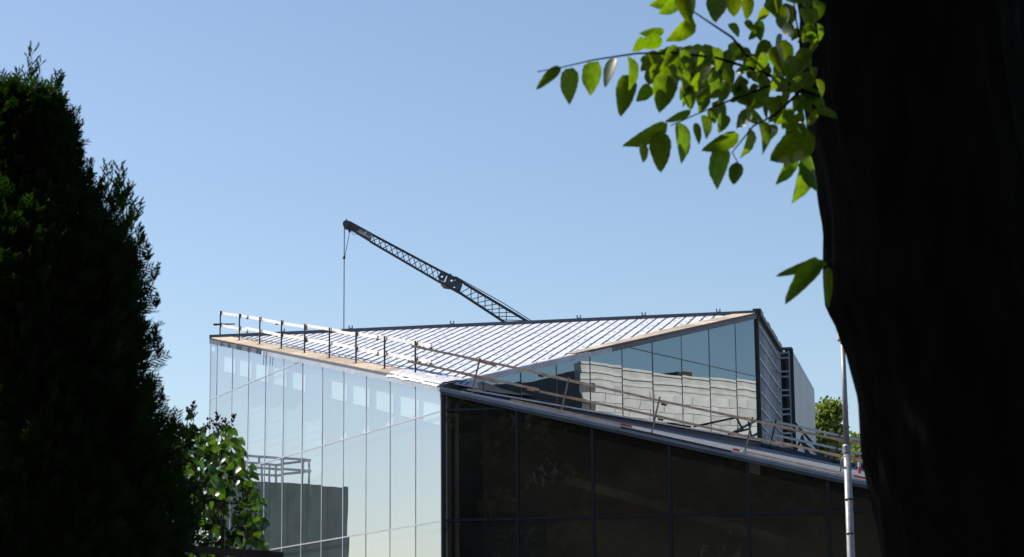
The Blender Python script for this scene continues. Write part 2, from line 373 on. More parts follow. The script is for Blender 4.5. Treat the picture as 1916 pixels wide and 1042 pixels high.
# upper roof: triangle P0 - P1 - P2 of white strips between dark seams
V0 = P0 + Vector((0, 0, TA[0])); V1 = PA(LA, TA[0] + TA[1] * LA); V2 = PC(LC, TC[0] + TC[1] * LC)
nE = (V1 - V0).cross(V2 - V0).normalized()
if nE.z < 0: nE = -nE
Eplane = lambda x, y: V0.z - (nE.x * (x - V0.x) + nE.y * (y - V0.y)) / nE.z
roof = MB().prism([V0, V2, V1], nE * -.25).build('roof_deck', M['board_dark'], bld)
dS = hd(11.0); nS = Vector((dS.y, -dS.x, 0))    # seam direction in plan
tri = [((p - V0).dot(nS), (p - V0).dot(dS)) for p in (V0 + (V1 - V0) * .0, V1, V2)]
lo, hi = min(t[0] for t in tri), max(t[0] for t in tri)
SP = .365
k = 0; q = lo + .05
def E3(a, b, off): 
    p = V0 + nS * a + dS * b; return Vector((p.x, p.y, Eplane(p.x, p.y))) + nE * off
while q < hi:
    poly = clip(clip(tri, 1, 0, q + SP), -1, 0, -q)
    if len(poly) >= 3:
        MB().prism([E3(a, b, .03) for a, b in poly], nE * -.028).build('roof_strip', M['membrane'], roof)
        # the seam on the far side of the strip
        seg = clip(clip(tri, 1, 0, q + .001), -1, 0, -q + .001)
        if len(seg) >= 3:
            b0, b1 = min(p[1] for p in seg), max(p[1] for p in seg)
            b0 += .45
            if b1 - b0 > .3: MB().bar(E3(q, b0, .036), E3(q, b1, .036), .046, .018, nE).build('roof_seam', M['seam'], roof)
    q += SP; k += 1
# ridge cap and its hooks
MB().bar(V1 + Vector((0, 0, .05)), V2 + Vector((0, 0, .05)), .3, .16).build('ridge_cap', M['ridge'], roof)
rd = (V2 - V1)
for t in (.14, .27, .46, .69, .805, .935):
    p = V1 + rd * t + Vector((0, 0, .12))
    b = MB().bar(p, p + Vector((0, 0, .04)), .18, .1)
    for e in (-.06, .06): b.bar(p + Vector((e, 0, .04)), p + Vector((e, 0, .15)), .045, .045)
    b.build('ridge_hook', M['rust'], roof)
# plywood edge along the pale facade and the clerestory, laid in sheets
i = 0; s = 24.3
while s > 3.4:
    e = max(3.2, s - 1.25); jg = .04 * math.sin(i * 1.7)
    MB().prism([PA(s, TA[0] + TA[1] * s + .02, .03), PA(e + .01, TA[0] + TA[1] * e + .02, .03), PA(e + .01, TA[0] + TA[1] * e + .14, -.75 + jg), PA(s, TA[0] + TA[1] * s + .14, -.75 + jg)], Vector((0, 0, .03))).build('edge_board', M['ply'], roof)
    s = e; i += 1
s = 7.2; i = 0
while s < 19.8:
    e = min(19.9, s + 1.22); wdt = min(.72, .22 + .05 * (s - 5)); w2 = min(.72, .22 + .05 * (e - 5))
    u = lambda q, off: Vector((*PC(q, 0, -off).xy, Eplane(*PC(q, 0, -off).xy)))
    MB().prism([u(s, -.02), u(e - .01, -.02), u(e - .01, w2), u(s, wdt)], Vector((0, 0, .07))).build('edge_board', M['ply'], roof)
    s = e; i += 1
# fascias
def strip(fn, s0, s1, z0, z1, top, off, th, name, mt, par, step=None):
    a = s0; 
    while a < s1 - .01:
        b = min(s1, a + (step or 99))
        MB().prism([fn(a, top[0] + top[1] * a + z0, off), fn(b - .006, top[0] + top[1] * b + z0, off), fn(b - .006, top[0] + top[1] * b + z1, off), fn(a, top[0] + top[1] * a + z1, off)], (fn(0, 0, 0) - fn(0, 0, 1)) * th).build(name, mt, par)
        a = b
strip(PA, 0, 17.3, -.20, -.06, TA, .09, .1, 'fascia', M['fascia'], roof, 3.0)
strip(PA, 17.3, LA, -.20, -.03, TA, .06, .1, 'fascia', M['fascia_dark'], roof, 3.5)
strip(PA, 0, 17.3, -.06, .03, TA, .05, .1, 'fascia', M['fascia_dark'], roof, 4.2)
nu, nv = 46, 9; vs_ = []
for i in range(nu + 1):
    for j in range(nv + 1):
        q = .04 + 4.3 * i / nu; o_ = .11 - .85 * j / nv
        h_ = .05 * mnoise.noise(Vector((q * 2.3, o_ * 3, 1))) + .03 * mnoise.noise(Vector((q * 7, o_ * 9, 4))) + .02
        b_ = TA[0] + TA[1] * q if j < 2 else max(TA[0] + TA[1] * q, Eplane(*PA(q, 0, o_).xy) + .045)
        vs_.append(PA(q, b_ + max(.01, h_ + .03) - (.10 if j == 0 else 0), o_ + .02 * mnoise.noise(Vector((q * 5, 0, j)))))
MB().add(vs_, [(i * (nv + 1) + j, i * (nv + 1) + j + 1, (i + 1) * (nv + 1) + j + 1, (i + 1) * (nv + 1) + j) for i in range(nu) for j in range(nv)]).build('wrap_sheet', M['white'], roof, True)
e3 = lambda q, off: Vector((*PA(q, 0, off).xy, Eplane(*PA(q, 0, off).xy) + .1))
MB().tube([e3(4.6, -.72), e3(3.4, -.74), e3(2.2, -.70), e3(1.1, -.62)], .022, 6).build('blue_tape', M['blue'], roof)
MB().bar(e3(2.4, -.5), e3(1.5, -.42), .05, .05).build('timber_offcut', M['plank_pale'], roof)
MB().bar(PA(.03, 0, .03), PA(.03, TA[0] - .15, .03), .05, .05, nA).build('corner_trim', M['white'], wA)
strip(PC, 1.2, 9.4, -.16, .02, TC, .07, .1, 'fascia', M['fascia'], roof, 4.1)
strip(PC, 9.4, LC, -.16, -.0, TC, .06, .1, 'fascia', M['fascia_dark'], roof, 3.5)
strip(PC, 8.0, LC, -.0, .05, TC, .09, .1, 'fascia', M['steel_dark'], roof, 3.1)
for q in (22.6, 21.6, 20.4, 20.1, 19.0, 17.9, 17.55):
    MB().bar(PA(q, TA[0] + TA[1] * q - .2, .08), PA(q, TA[0] + TA[1] * q - .04, .08), .06, .06).build('fascia_clip', M['white'], roof)
# two loose straps hanging over the glass
for q in (16.9, 16.6):
    z = TA[0] + TA[1] * q
    MB().tube([PA(q, z - .05, .12), PA(q - .03, z - .3, .13), PA(q + .02, z - .55, .12)], .012, 5).build('hanging_strap', M['steel_dark'], roof)

# lower roof in front of the clerestory
gx, gy = -.23, .153
def Dz(p, off=0.0): return 9.36 + gx * (p.x - P0.x) + gy * (p.y - P0.y) + off
dB3 = Vector((dB.x, dB.y, TB[1]))
CE = PC(LC, 9.22)
E1 = PB(LB, TB[0] + TB[1] * LB, .10); E0 = PB(0, TB[0], .10); RE = CE + dB3 * 13
LR = MB().prism([E0, E1, RE, CE, P0 + Vector((0, 0, 9.38))], Vector((0, 0, -.12))).build('lower_roof', M['felt'], bld)
strip(PB, 0, LB, -.19, -.11, TB, .14, .1, 'eave_fascia', M['fascia_dark'], LR, 4.0)
strip(PB, 0, LB, -.11, -.03, TB, .18, .12, 'eave_fascia', M['fascia_mid'], LR, 3.7)
strip(PB, .6, 5.2, -.03, .035, TB, .20, .1, 'eave_flashing', M['fascia'], LR, 2.3)
strip(PB, 5.2, 8.3, -.03, .035, TB, .17, .1, 'eave_flashing', M['steel_dark'], LR, 1.6)
strip(PB, 8.3, LB, -.03, .03, TB, .20, .1, 'eave_flashing', M['fascia'], LR, 3.2)
# upstand and sill along the clerestory foot, shade strip put into the dark blue
MB().prism([PC(.9, 9.0, .08), PC(LC + .1, 8.9, .08), PC(LC + .1, 9.38, .08), PC(.9, 9.38, .08)], nC * -.2).build('shaded_upstand', M['shaded_upstand'], LR)
MB().bar(PC(1.0, 9.41, .06), PC(LC, 9.41, .06), .26, .05).build('sill', M['fascia'], LR)
MB().prism([CE + Vector((0, 0, -.1)), CE + dB3 * 13 + Vector((0, 0, -.1)), CE + dB3 * 13 + Vector((0, 0, .16)), CE + Vector((0, 0, .16))], dF * .1).build('shaded_upstand', M['shaded_upstand'], LR)
# timber offcuts and tape on the eave
for a, b, wd, mt in ((2.05, 3.4, .16, M['plank']), (3.3, 5.2, .12, M['plank']), (4.9, 5.5, .04, M['red']), (8.32, 8.5, .05, M['red']), (8.6, 11.6, .04, M['plank']), (11.5, 14, .02, M['red'])):
    MB().bar(PB(a, TB[0] + TB[1] * a + .085, .12), PB(b, TB[0] + TB[1] * b + .085, .12), wd, .06).build('edge_batten', mt, LR)
MB().prism([PC(.45, 9.5, .16), PC(1.6, 9.5, .16), PC(1.5, 9.74, .16), PC(.45, 9.56, .16)], nC * -.1).build('wrap_sheet', M['white'], LR)
for a in (.6, .88): MB().prism([PC(a, 9.54, .175), PC(a + .12, 9.54, .175), PC(a + .34, 9.66, .175), PC(a + .2, 9.66, .175)], nC * -.01).build('printed_mark', M['blue'], LR)

# hidden faces that close the volumes
HE = P0 + dC * LC + dF * 9.77 + hd(102.1) * .505 + dF * 14.1
b = MB().prism([V1 + Vector((0, 0, -.3)), V2 + Vector((0, 0, -.3)), P0 + dC * LC + dF * 9.77 + Vector((0, 0, 13.8)), HE + Vector((0, 0, 13.8)), Vector((0, 102, 13.8))], Vector((0, 0, .2)))
b.build('flat_roof', M['felt'], bld)
for a, c, zt in ((V1, Vector((0, 102, 0)), 13.8), (Vector((0, 102, 0)), HE, 13.8), (HE - dF * .01, HE + hd(102.1) * -.3, 13.8)):
    a = Vector((a.x, a.y, 0)); c = Vector((c.x, c.y, 0)); MB().prism([a, c, c + Vector((0, 0, zt)), a + Vector((0, 0, zt))], Vector((0, .2, 0))).build('rear_wall', M['board_dark'], bld)
a = PB(LB, 0); c = Vector((RE.x, RE.y, 0))
MB().prism([a, c, c + Vector((0, 0, RE.z - .1)), a + Vector((0, 0, TB[0] + TB[1] * LB - .1))], Vector((-.2, 0, 0))).build('end_wall', M['board_dark'], bld)
a = Vector((CE.x, CE.y, 0)); MB().prism([a, c, c + Vector((0, 0, RE.z - .2)), a + Vector((0, 0, CE.z - .2))], dF * .2).build('rear_wall', M['board_dark'], bld)

# unclad stud wall, shaft with rungs and metal cladding at the far right
FO = P0 + dC * LC
PF = lambda s, z, off=0.0: FO + dF * s + nF * off + Vector((0, 0, z))
ZF = 14.15
fw = MB().prism([PF(0, 0, -.45), PF(9.77, 0, -.45), PF(9.77, ZF, -.45), PF(0, ZF, -.45)], nF * -.2).build('stud_wall', M['board_dark'], bld)
for i in range(17): MB().bar(PF(.25 + i * .58, 7, -.02), PF(.25 + i * .58, ZF - .1, -.02), .09, .06, nF).build('stud', M['stud'], fw)
for i in range(9): MB().bar(PF(.1, ZF - .35 - i * .62, .02), PF(9.7, ZF - .35 - i * .62, .02), .04, .05).build('stud_rail', M['stud'], fw)
MB().bar(PF(0.0, 7, .03), PF(0.0, ZF + .05, .03), .12, .1, nF).build('corner_post', M['steel_dark'], fw)
s = 0.0
while s < 9.7:
    e = min(9.8, s + random.uniform(.4, 1.1)); dz = random.uniform(-.02, .1)
    MB().bar(PF(s, ZF + .02 + dz / 2, .02), PF(e, ZF + .02 + dz / 2, .02), .3, .14 + dz).build('torn_capping', M['steel_dark'], fw); s = e
GO = PF(9.77, 0); PG = lambda s, z, off=0.0: GO + dB * s + nB * off + Vector((0, 0, z))
gw = MB().prism([PG(0, 0, -.25), PG(.505, 0, -.25), PG(.505, ZF, -.25), PG(0, ZF, -.25)], nB * -.1).build('service_shaft', M['board_brown'], bld)
for a in (.03, .43): MB().bar(PG(a, 7, 0), PG(a, ZF, 0), .07, .1, nB).build('shaft_post', M['stud'], gw)
for i in range(10):
    for dz in (0, .22): MB().bar(PG(0, ZF - .1 - i * .78 - dz, .01), PG(.42, ZF - .1 - i * .78 - dz, .01), .1, .07).build('shaft_rung', M['stud'], gw)
MB().bar(PG(-.05, ZF + .06, .03), PG(.56, ZF + .06, .03), .25, .1).build('shaft_cap', M['ridge'], gw)
HO = PG(.505, 0); PH = lambda s, z, off=0.0: HO + dF * s + nF * off + Vector((0, 0, z))
hw = MB().prism([PH(0, 0, -.05), PH(13.95, 0, -.05), PH(13.95, ZF + .05, -.05), PH(0, ZF + .05, -.05)], nF * -.2).build('clad_wall', M['board_dark'], bld)
for i in range(24):
    a, e = i * .58, i * .58 + .57
    MB().prism([PH(a, 0, .0), PH(a, ZF + .08, .0), PH(a + .06, ZF + .08, .015), PH(a + .06, 0, .015)], nF * -.015).add(*(lambda p: ([PH(a + .06, 0, .015), PH(e, 0, .01), PH(e, ZF + .08, .01), PH(a + .06, ZF + .08, .015)], [(0, 1, 2, 3)]))(0)).build('cladding_sheet', M['clad'], hw)
MB().bar(PH(-.02, 0, .02), PH(-.02, ZF + .06, .02), .1, .14, nF).build('corner_trim', M['steel_dark'], hw)

# ------------------------------------------------------------------ guard rails
def guardrail(label, pts, up, post_mat, rail_mat, post_r, plates, ext0=0.0, ext1=0.0, face=None, hs=(1.0, .53), joints=1.5, bracket=True, rail_h=.085, splice=False):
    """posts standing at pts, timber rails fixed to the inside in overlapping lengths"""
    t = empty('guardrail', pts[0]); tag(t, label, 'guard rail', 'guard rails round the roof edges')
    for p in pts:
        po = MB().bar(p, p + up * 1.06, post_r, post_r, face).build('post', post_mat, t)
        MB().bar(p + up * .01 - face * .12, p + up * .01 + face * .12, .2, .02, up).build('foot_plate', post_mat, po)
        if bracket:
            dd = (pts[-1] - pts[0]).normalized()
            for h in hs:
                MB().bar(p + up * (h - .2), p + dd * .18 + up * (h - .04), .02, .02).build('bracket', post_mat, po)
                MB().bar(p + dd * .18 + up * (h - .06), p + dd * .18 + up * (h + .07), .02, .03).build('clamp', post_mat, po)
    dd = (pts[-1] - pts[0]).normalized(); L = (pts[-1] - pts[0]).length
    if splice:
        for p in pts:
            for h in hs:
                c0 = p + up * (h - .03 + random.uniform(-.01, .02)) - face * .1; l0, l1 = random.uniform(.35, .75), random.uniform(.45, .85); tl = random.uniform(-.03, .03)
                MB().bar(c0 - dd * l0 + up * tl, c0 + dd * l1 - up * tl, .03, .06, up).build('splice_board', rail_mat, t)
    for h in hs:
        a = -ext0; k = 0
        while a < L + ext1 - .3:
            b = min(L + ext1, a + joints * 2.66)
            o = face * (-.05 - .045 * (k % 2))
            j0, j1 = random.uniform(-.03, .03), random.uniform(-.03, .03)
            MB().bar(pts[0] + dd * a + up * (h - .02 + j0) + o, pts[0] + dd * b + up * (h - .02 + j1) + o, .035, rail_h, up).build('rail_board', rail_mat, t)
            MB().bar(pts[0] + dd * (b - .12) + up * (h - .1 + j1) + o, pts[0] + dd * (b + .04) + up * (h - .1 + j1) + o, .05, .05, up).build('rail_clip', M['steel_dark'], t)
            a = b - .35 if b < L + ext1 - .01 else 1e9; k += 1
    return t
Z = Vector((0, 0, 1))
guardrail('long guard rail with sunlit pale boards on dark posts above the pale glass front',
          [PA(24.3 - 2.66 * k, TA[0] + TA[1] * (24.3 - 2.66 * k) + .07, -.35) for k in range(9)], Z, M['steel_dark'], M['plank_pale'], .045, 1, .35, 1.2, nA, rail_h=.095)
upB = (nB.cross(dB3)).normalized(); upB = upB if upB.z > 0 else -upB
guardrail('guard rail with tan boards on tilted steel posts along the dark sloping eave',
          [PB(.84 + 2.59 * k, TB[0] + TB[1] * (.84 + 2.59 * k) + .03, -.1) for k in range(6)], upB, M['rust'], M['plank'], .042, 1, 2.1, 1.0, nB, bracket=False, rail_h=.066, splice=True)
guardrail('rear guard rail running past the metal clad wall towards the trees',
          [CE + dB3 * (.35 + 2.3 * k) + Vector((0, 0, .05)) for k in range(5)], upB, M['steel_dark'], M['plank_pale'], .05, 1, .4, 1.5, nB, bracket=False)
q = empty('handrail_tube', PA(24.3, TA[0] + TA[1] * 24.3 + .6, -.3))
tag(q, 'short dark tube clamped across the leftmost rail post', 'tube')
c0 = PA(24.3, TA[0] + TA[1] * 24.3 + .62, -.25)
MB().tube([c0 + Vector((-.18, .1, -.02)), c0 + Vector((.3, .3, .02)), c0 + Vector((.62, .5, .06))], [.045, .03, .022], 8).build('tube', M['steel_dark'], q)
# braces in front of the clerestory end
q = empty('scaffold_brace', PC(16.3, 9.4, .5)); tag(q, 'dark tube brace leaning before the last clerestory panes', 'scaffold')
for a, b in (((1298, 798), (1378, 781)), ((1378, 781), (1391, 806)), ((1362, 812), (1404, 802))):
    MB().tube([at(*a, 72.5), at(*b, 72.5)], .035, 6).build('brace_tube', M['steel_dark'], q)
q = empty('steel_trestle', at(1530, 860, 80)); tag(q, 'blue grey triangular steel frame at the foot of the metal clad wall', 'scaffold')
for a, b in (((1486, 790), (1530, 840)), ((1498, 826), (1556, 866)), ((1510, 850), (1500, 826)), ((1522, 842), (1562, 868)), ((1488, 846), (1502, 815)), ((1512, 846), (1522, 866)), ((1500, 815), (1512, 846))):
    MB().bar(at(*a, 80), at(*b, 80), .09, .09).build('brace_bar', M['shaded_upstand'], q)

# ------------------------------------------------------------------ crane
DC = 112
cr = empty('lattice_crane', (30, 108, 0)); tag(cr, 'dark lattice boom crane rising behind the white roof', 'crane')
YV = Vector((0, 1, 0))
def cp(x, y, e=0.0): return at(x, y, DC) + YV * e
def lattice(u0, u1, l0, l1, n, wz, name_c='chord', r=.055, rl=.028, plumb=False):
    """box lattice between an upper and a lower chord line (picture positions)"""
    L = lambda p, q, t: (p[0] + (q[0] - p[0]) * t, p[1] + (q[1] - p[1]) * t)
    for e in (-wz, wz):
        MB().tube([cp(*u0, e), cp(*u1, e)], r, 6).build(name_c, M['crane'], cr)
        MB().tube([cp(*l0, e), cp(*l1, e)], r, 6).build(name_c, M['crane'], cr)
    for i in range(n):
        t0, t1 = i / n, (i + 1) / n
        if plumb:
            pu = L(u0, u1, t1); tl = (pu[0] - l0[0]) / (l1[0] - l0[0])
            for e in (-wz, wz):
                if tl < 1.0: MB().tube([cp(*pu, e), cp(*L(l0, l1, tl), e)], rl, 5).build('lacing', M['crane'], cr)
            MB().tube([cp(*L(l0, l1, t0), -wz), cp(*L(u0, u1, t1), -wz)], rl, 5).build('lacing', M['crane'], cr)
            continue
        MB().tube([cp(*L(u0, u1, t0), -wz), cp(*L(l0, l1, t1), -wz)], rl, 5).build('lacing', M['crane'], cr)
        MB().tube([cp(*L(l0, l1, t0), wz), cp(*L(u0, u1, t1), wz)], rl, 5).build('lacing', M['crane'], cr)
        MB().tube([cp(*L(u0, u1, t1), -wz), cp(*L(u0, u1, t1), wz)], rl, 5).build('lacing', M['crane'], cr)
lattice((697, 439), (828, 509), (692, 451.5), (823, 528), 12, .16, r=.042, rl=.024)
# solid head with its sheave
pl = [(654, 414), (698, 438), (692, 452), (651, 427)]
MB().prism([cp(*p, -.2) for p in pl], YV * .4).build('boom_head', M['crane'], cr)
c = cp(649, 421); MB().tube([c + YV * -.38, c + YV * .38], .2, 18).build('sheave', M['crane'], cr)
MB().bar(cp(648.5, 416), cp(648.5, 409), .05, .05).build('aerial', M['crane'], cr)
# knuckle plates with round holes
def plate(poly, holes, name):
    me = MB(); ctr = [sum(p[0] for p in poly) / len(poly), sum(p[1] for p in poly) / len(poly)]
    MB().prism([cp(*p, -.2) for p in poly], YV * .06).build(name, M['crane'], cr)
    MB().prism([cp(*p, .30) for p in poly], YV * .06).build(name, M['crane'], cr)
def ring_plate(poly, hx, hy, hr, name):
    n = 20; inner = [(hx + hr * math.cos(2 * math.pi * k / n), hy + hr * math.sin(2 * math.pi * k / n)) for k in range(n)]
    outer = []
    for k in range(n):
        dx, dy = math.cos(2 * math.pi * k / n), math.sin(2 * math.pi * k / n); best = 1e9
        for i in range(len(poly)):
            (x1, y1), (x2, y2) = poly[i], poly[(i + 1) % len(poly)]
            den = dx * (y2 - y1) - dy * (x2 - x1)
            if abs(den) < 1e-9: continue
            t = ((x1 - hx) * (y2 - y1) - (y1 - hy) * (x2 - x1)) / den; u = ((x1 - hx) * dy - (y1 - hy) * dx) / den
            if t > 0 and -1e-6 <= u <= 1 + 1e-6: best = min(best, t)
        outer.append((hx + dx * best, hy + dy * best))
    for e in (-.2, .15):
        b = MB(); vs = [cp(*p, e) for p in inner] + [cp(*p, e) for p in outer] + [cp(*p, e + .05) for p in inner] + [cp(*p, e + .05) for p in outer]
        fs = []
        for k in range(n):
            j = (k + 1) % n; fs += [(k, j, n + j, n + k), (2 * n + j, 2 * n + k, 3 * n + k, 3 * n + j), (k, 2 * n + k, 2 * n + j, j), (n + j, 3 * n + j, 3 * n + k, n + k)]
        b.add(vs, fs).build(name, M['crane'], cr)
ring_plate([(825, 508), (836, 513), (830, 526), (819, 521)], 827, 517.5, 3.0, 'knuckle_plate')
ring_plate([(838, 516), (851, 522), (845, 541), (831, 534)], 845, 525, 3.0, 'knuckle_plate')
ring_plate([(851, 522), (866, 530), (860, 547), (845, 541)], 850, 537.5, 2.4, 'knuckle_plate')
for e in (-.16, .16):
    MB().tube([cp(828, 509, e), cp(868, 529, e)], .055, 6).build('chord', M['crane'], cr); MB().tube([cp(821, 526, e), cp(862, 549, e)], .055, 6).build('chord', M['crane'], cr)
MB().tube([cp(827, 530), cp(833, 534.5), cp(843, 538.5)], [.12, .17, .1], 8).build('cylinder_housing', M['rust'], cr)
MB().bar(cp(850.5, 525.5, -.22), cp(852, 526.3, -.22), .02, .1).build('decal_plate', M['decal'], cr)
for p in ((843, 512), (859, 521.5)): MB().bar(cp(*p), cp(p[0], p[1] + 3), .08, .08).build('lug', M['crane'], cr)
# main boom, widening, down to the carrier hidden behind the building
lattice((868, 530), (1000, 609), (862, 549), (958, 612), 10, .2, r=.048, rl=.024, plumb=True)
f0, f1 = cp(1000, 609), cp(958, 612)
foot = Vector((29, 110, 2.6))
for e in (-.2, .2):
    MB().tube([f0 + YV * e, foot + Vector((0, e - 1, .7))], .07, 6).build('chord', M['crane'], cr); MB().tube([f1 + YV * e, foot + Vector((0, e - 1, -.4))], .07, 6).build('chord', M['crane'], cr)
MB().tube([cp(852, 517), cp(940, 566), cp(1010, 610), foot + Vector((0, 0, 2))], .025, 5).build('pendant_rope', M['cable'], cr)
MB().tube([cp(855, 523), cp(1004, 610)], .035, 5).build('pendant_rope', M['cable'], cr)
MB().bar(foot + Vector((-2, 0, -.6)), foot + Vector((4, 0, -.6)), 2.6, 2.2).build('carrier', M['crane'], cr)
for e in (-1.6, 1.6): MB().bar(foot + Vector((-3, e, -2)), foot + Vector((4, e, -2)), .8, 1.1).build('crawler_track', M['steel_dark'], cr)
# hoist rope, weight, chain
MB().tube([cp(644.2, 424), cp(643.2, 640), cp(643.0, 900)], .028, 5).build('hoist_rope', M['cable'], cr)
MB().tube([cp(644, 480), cp(643.9, 484.5)], [.07, .07], 8).build('rope_weight', M['steel_dark'], cr)
MB().tube([cp(654, 435), cp(649, 460), cp(645, 481)], .018, 5).build('chain', M['cable'], cr)
MB().bar(cp(653.3, 427), cp(654.5, 434.5), .1, .12).build('hook_bracket', M['steel_dark'], cr)
MB().tube([cp(657, 432), cp(661, 439), cp(668, 439.5), cp(672, 437)], .012, 5).build('slack_cable', M['cable'], cr)
# worn white lettering on the head
def text3(txt, size, parent, name, p, xdir, ydir, mt):
    c = bpy.data.curves.new(name, 'FONT'); c.body = txt; c.size = size; c.extrude = .004; c.shear = .2
    o = bpy.data.objects.new('tmp_text', c); me = bpy.data.meshes.new_from_object(o); bpy.data.objects.remove(o)
    zx = xdir.normalized(); zy = (ydir - zx * ydir.dot(zx)).normalized(); zz = zx.cross(zy)
    mw = Matrix.Translation(p) @ Matrix((zx, zy, zz)).transposed().to_4x4()
    me.transform(mw); return link(name, me, mt, parent)
dx = cp(698, 445, -.115) - cp(654, 420.5, -.115); dy = cp(654, 414) - cp(651, 427)
du = dx.normalized(); dv_ = (dy - du * dy.dot(du)).normalized()
for k in range(9):
    c0 = cp(670.3, 433.6, -.215) + du * (.05 * k); MB().bar(c0 + du * .02, c0 + dv_ * (.13 if k % 3 else .16) + du * (.06 if k % 2 else .035), .008, .022).build('letter_stroke', M['decal'], cr)
text3('/', .40, cr, 'lettering', cp(679.6, 438.6, -.215), dx, dy, M['decal'])
text3('LLR', .27, cr, 'lettering', cp(682.4, 440.2, -.215), dx, dy, M['decal'])
MB().bar(cp(669.2, 434, -.21), cp(693, 447.3, -.21), .008, .035).build('lettering_underline', M['decal'], cr)

# ------------------------------------------------------------------ street lamp
LD = 32
t = empty('street_lamp', (*at(1592, 1042, LD).xy, 0)); tag(t, 'galvanised lamp pole standing beside the big tree trunk', 'street lamp')
top = at(1576.5, 636, LD); bt = at(1592.5, 1042, LD); base = bt + (bt - top) * (bt.z / (top.z - bt.z))
pp = lambda z: base + (top - base) * ((z - base.z) / (top.z - base.z))
zj = at(1585, 838, LD).z
MB().tube([pp(0), pp(zj)], [.068, .054], 20).build('lower_pole', M['galv'], t, True)
MB().tube([pp(zj), pp(top.z)], [.045, .034], 20).build('upper_pole', M['galv'], t, True)
MB().tube([pp(zj - .1), pp(zj - .07), pp(zj + .03), pp(zj + .05)], [.056, .064, .064, .05], 20).build('collar', M['galv'], t)
for y in (934, 998): z = at(1588, y, LD).z; MB().tube([pp(z - .012), pp(z + .012)], .066, 20).build('band', M['steel_dark'], t, True)
z0 = zj - .12
MB().tube([pp(z0) + Vector((.02 + .12 * math.cos(a), -.02 + .03 * math.sin(2 * a), .11 * math.sin(a) - .1)) for a in [k * 2 * math.pi / 24 for k in range(25)]], .008, 6).build('cable_loop', M['galv'], t, True)
MB().tube([pp(top.z - .02), pp(top.z), pp(top.z + .15), pp(top.z + .16)], [.07, .085, .06, .03], 20).build('lamp_head', M['white'], t, True)

# ------------------------------------------------------------------ striped post behind the roof
t = empty('striped_post', at(1608, 878, 68)); tag(t, 'red and white striped marker post behind the lower roof', 'post')
a = at(1608, 900, 68); b = at(1608, 856, 68)
for k in range(5): MB().tube([a.lerp(b, k / 5), a.lerp(b, (k + 1) / 5)], .055, 10).build('stripe', M['white'] if k in (0, 3) else M['red'], t)

# ------------------------------------------------------------------ trees
def leafy_tree(name, label, base, h, rad_, n, size, mt, seed, group, crown_z=.62, flat=.75, spread=(.24, .5)):
    r = np.random.default_rng(seed); t = empty(name, base); tag(t, label, 'tree', group)
    base = Vector(base)
    trunk = [base + Vector((.15 * math.sin(i * 1.3 + seed), .15 * math.cos(i * 1.7 + seed), h * .9 * i / 6)) for i in range(7)]
    tm = MB().tube(trunk, [h * .028 * (1 - .13 * i) for i in range(7)], 10)
    nc = 26; cl = []
    for i in range(nc):
        d = r.normal(size=3); d /= np.linalg.norm(d); d *= r.uniform(.45, .95)
        c = np.array(base) + np.array([0, 0, h * crown_z]) + d * np.array([rad_, rad_, h * (1 - crown_z) * .95]); cl.append(c)
        s = base + Vector((0, 0, h * r.uniform(.3, .6))); tm.tube([s, s.lerp(Vector(c), .5) + Vector((0, 0, .3)), Vector(c)], [h * .01, h * .006, h * .002], 5)
    tm.build('trunk', M['bark2'], t, True)
    cl = np.array(cl); idx = r.integers(0, nc, n)
    p = r.normal(size=(n, 3)); p = p / np.linalg.norm(p, axis=1, keepdims=True) * (r.random((n, 1)) ** .45) * rad_ * r.uniform(*spread, (n, 1)) * np.array([1, 1, flat])
    c = cl[idx] + p
    u = unit(r.normal(size=(n, 3)) + np.array([0, 0, -.5])); v = unit(np.cross(u, unit(r.normal(size=(n, 3))))); sz = size * r.uniform(.6, 1.25, (n, 1))
    o = link('crown', quads_mesh('crown', c, u * sz, v * sz), mt, t); o['kind'] = 'stuff'
    return t
leafy_tree('maple_tree', 'sunlit yellow green tree just right of the metal clad wall', (17.0, 112, 0), 16.9, 2.3, 30000, .13, M['bgleaf'], 3, 'trees beyond the building')
leafy_tree('maple_tree', 'darker green tree half hidden by the lamp pole and big trunk', (20.0, 116, 0), 16.4, 2.4, 26000, .13, M['bgleaf'], 5, 'trees beyond the building')
leafy_tree('maple_tree', 'low tree filling the gap below the rear guard rail', (17.8, 106, 0), 13.4, 2.8, 22000, .125, M['bgleaf'], 8, 'trees beyond the building')
# row behind the photographer, seen as reflections in the dark glass
for i, (x, y, h) in enumerate(((-62, -6, 22), (-52, -12, 23), (-42, -8, 22), (-33, -16, 23), (-24, -9, 21), (-15, -15, 22), (-7, -9, 20), (1, -14, 21), (-47, -26, 25), (-29, -28, 25), (-11, -27, 24))):
    leafy_tree('park_tree', 'broad park tree behind the viewpoint mirrored dimly in the dark front', (x, y, 0), h, 6.4, 15000, .36, M['bgleaf'], 20 + i, 'park trees mirrored in the dark glass', crown_z=.5, spread=(.32, .52))

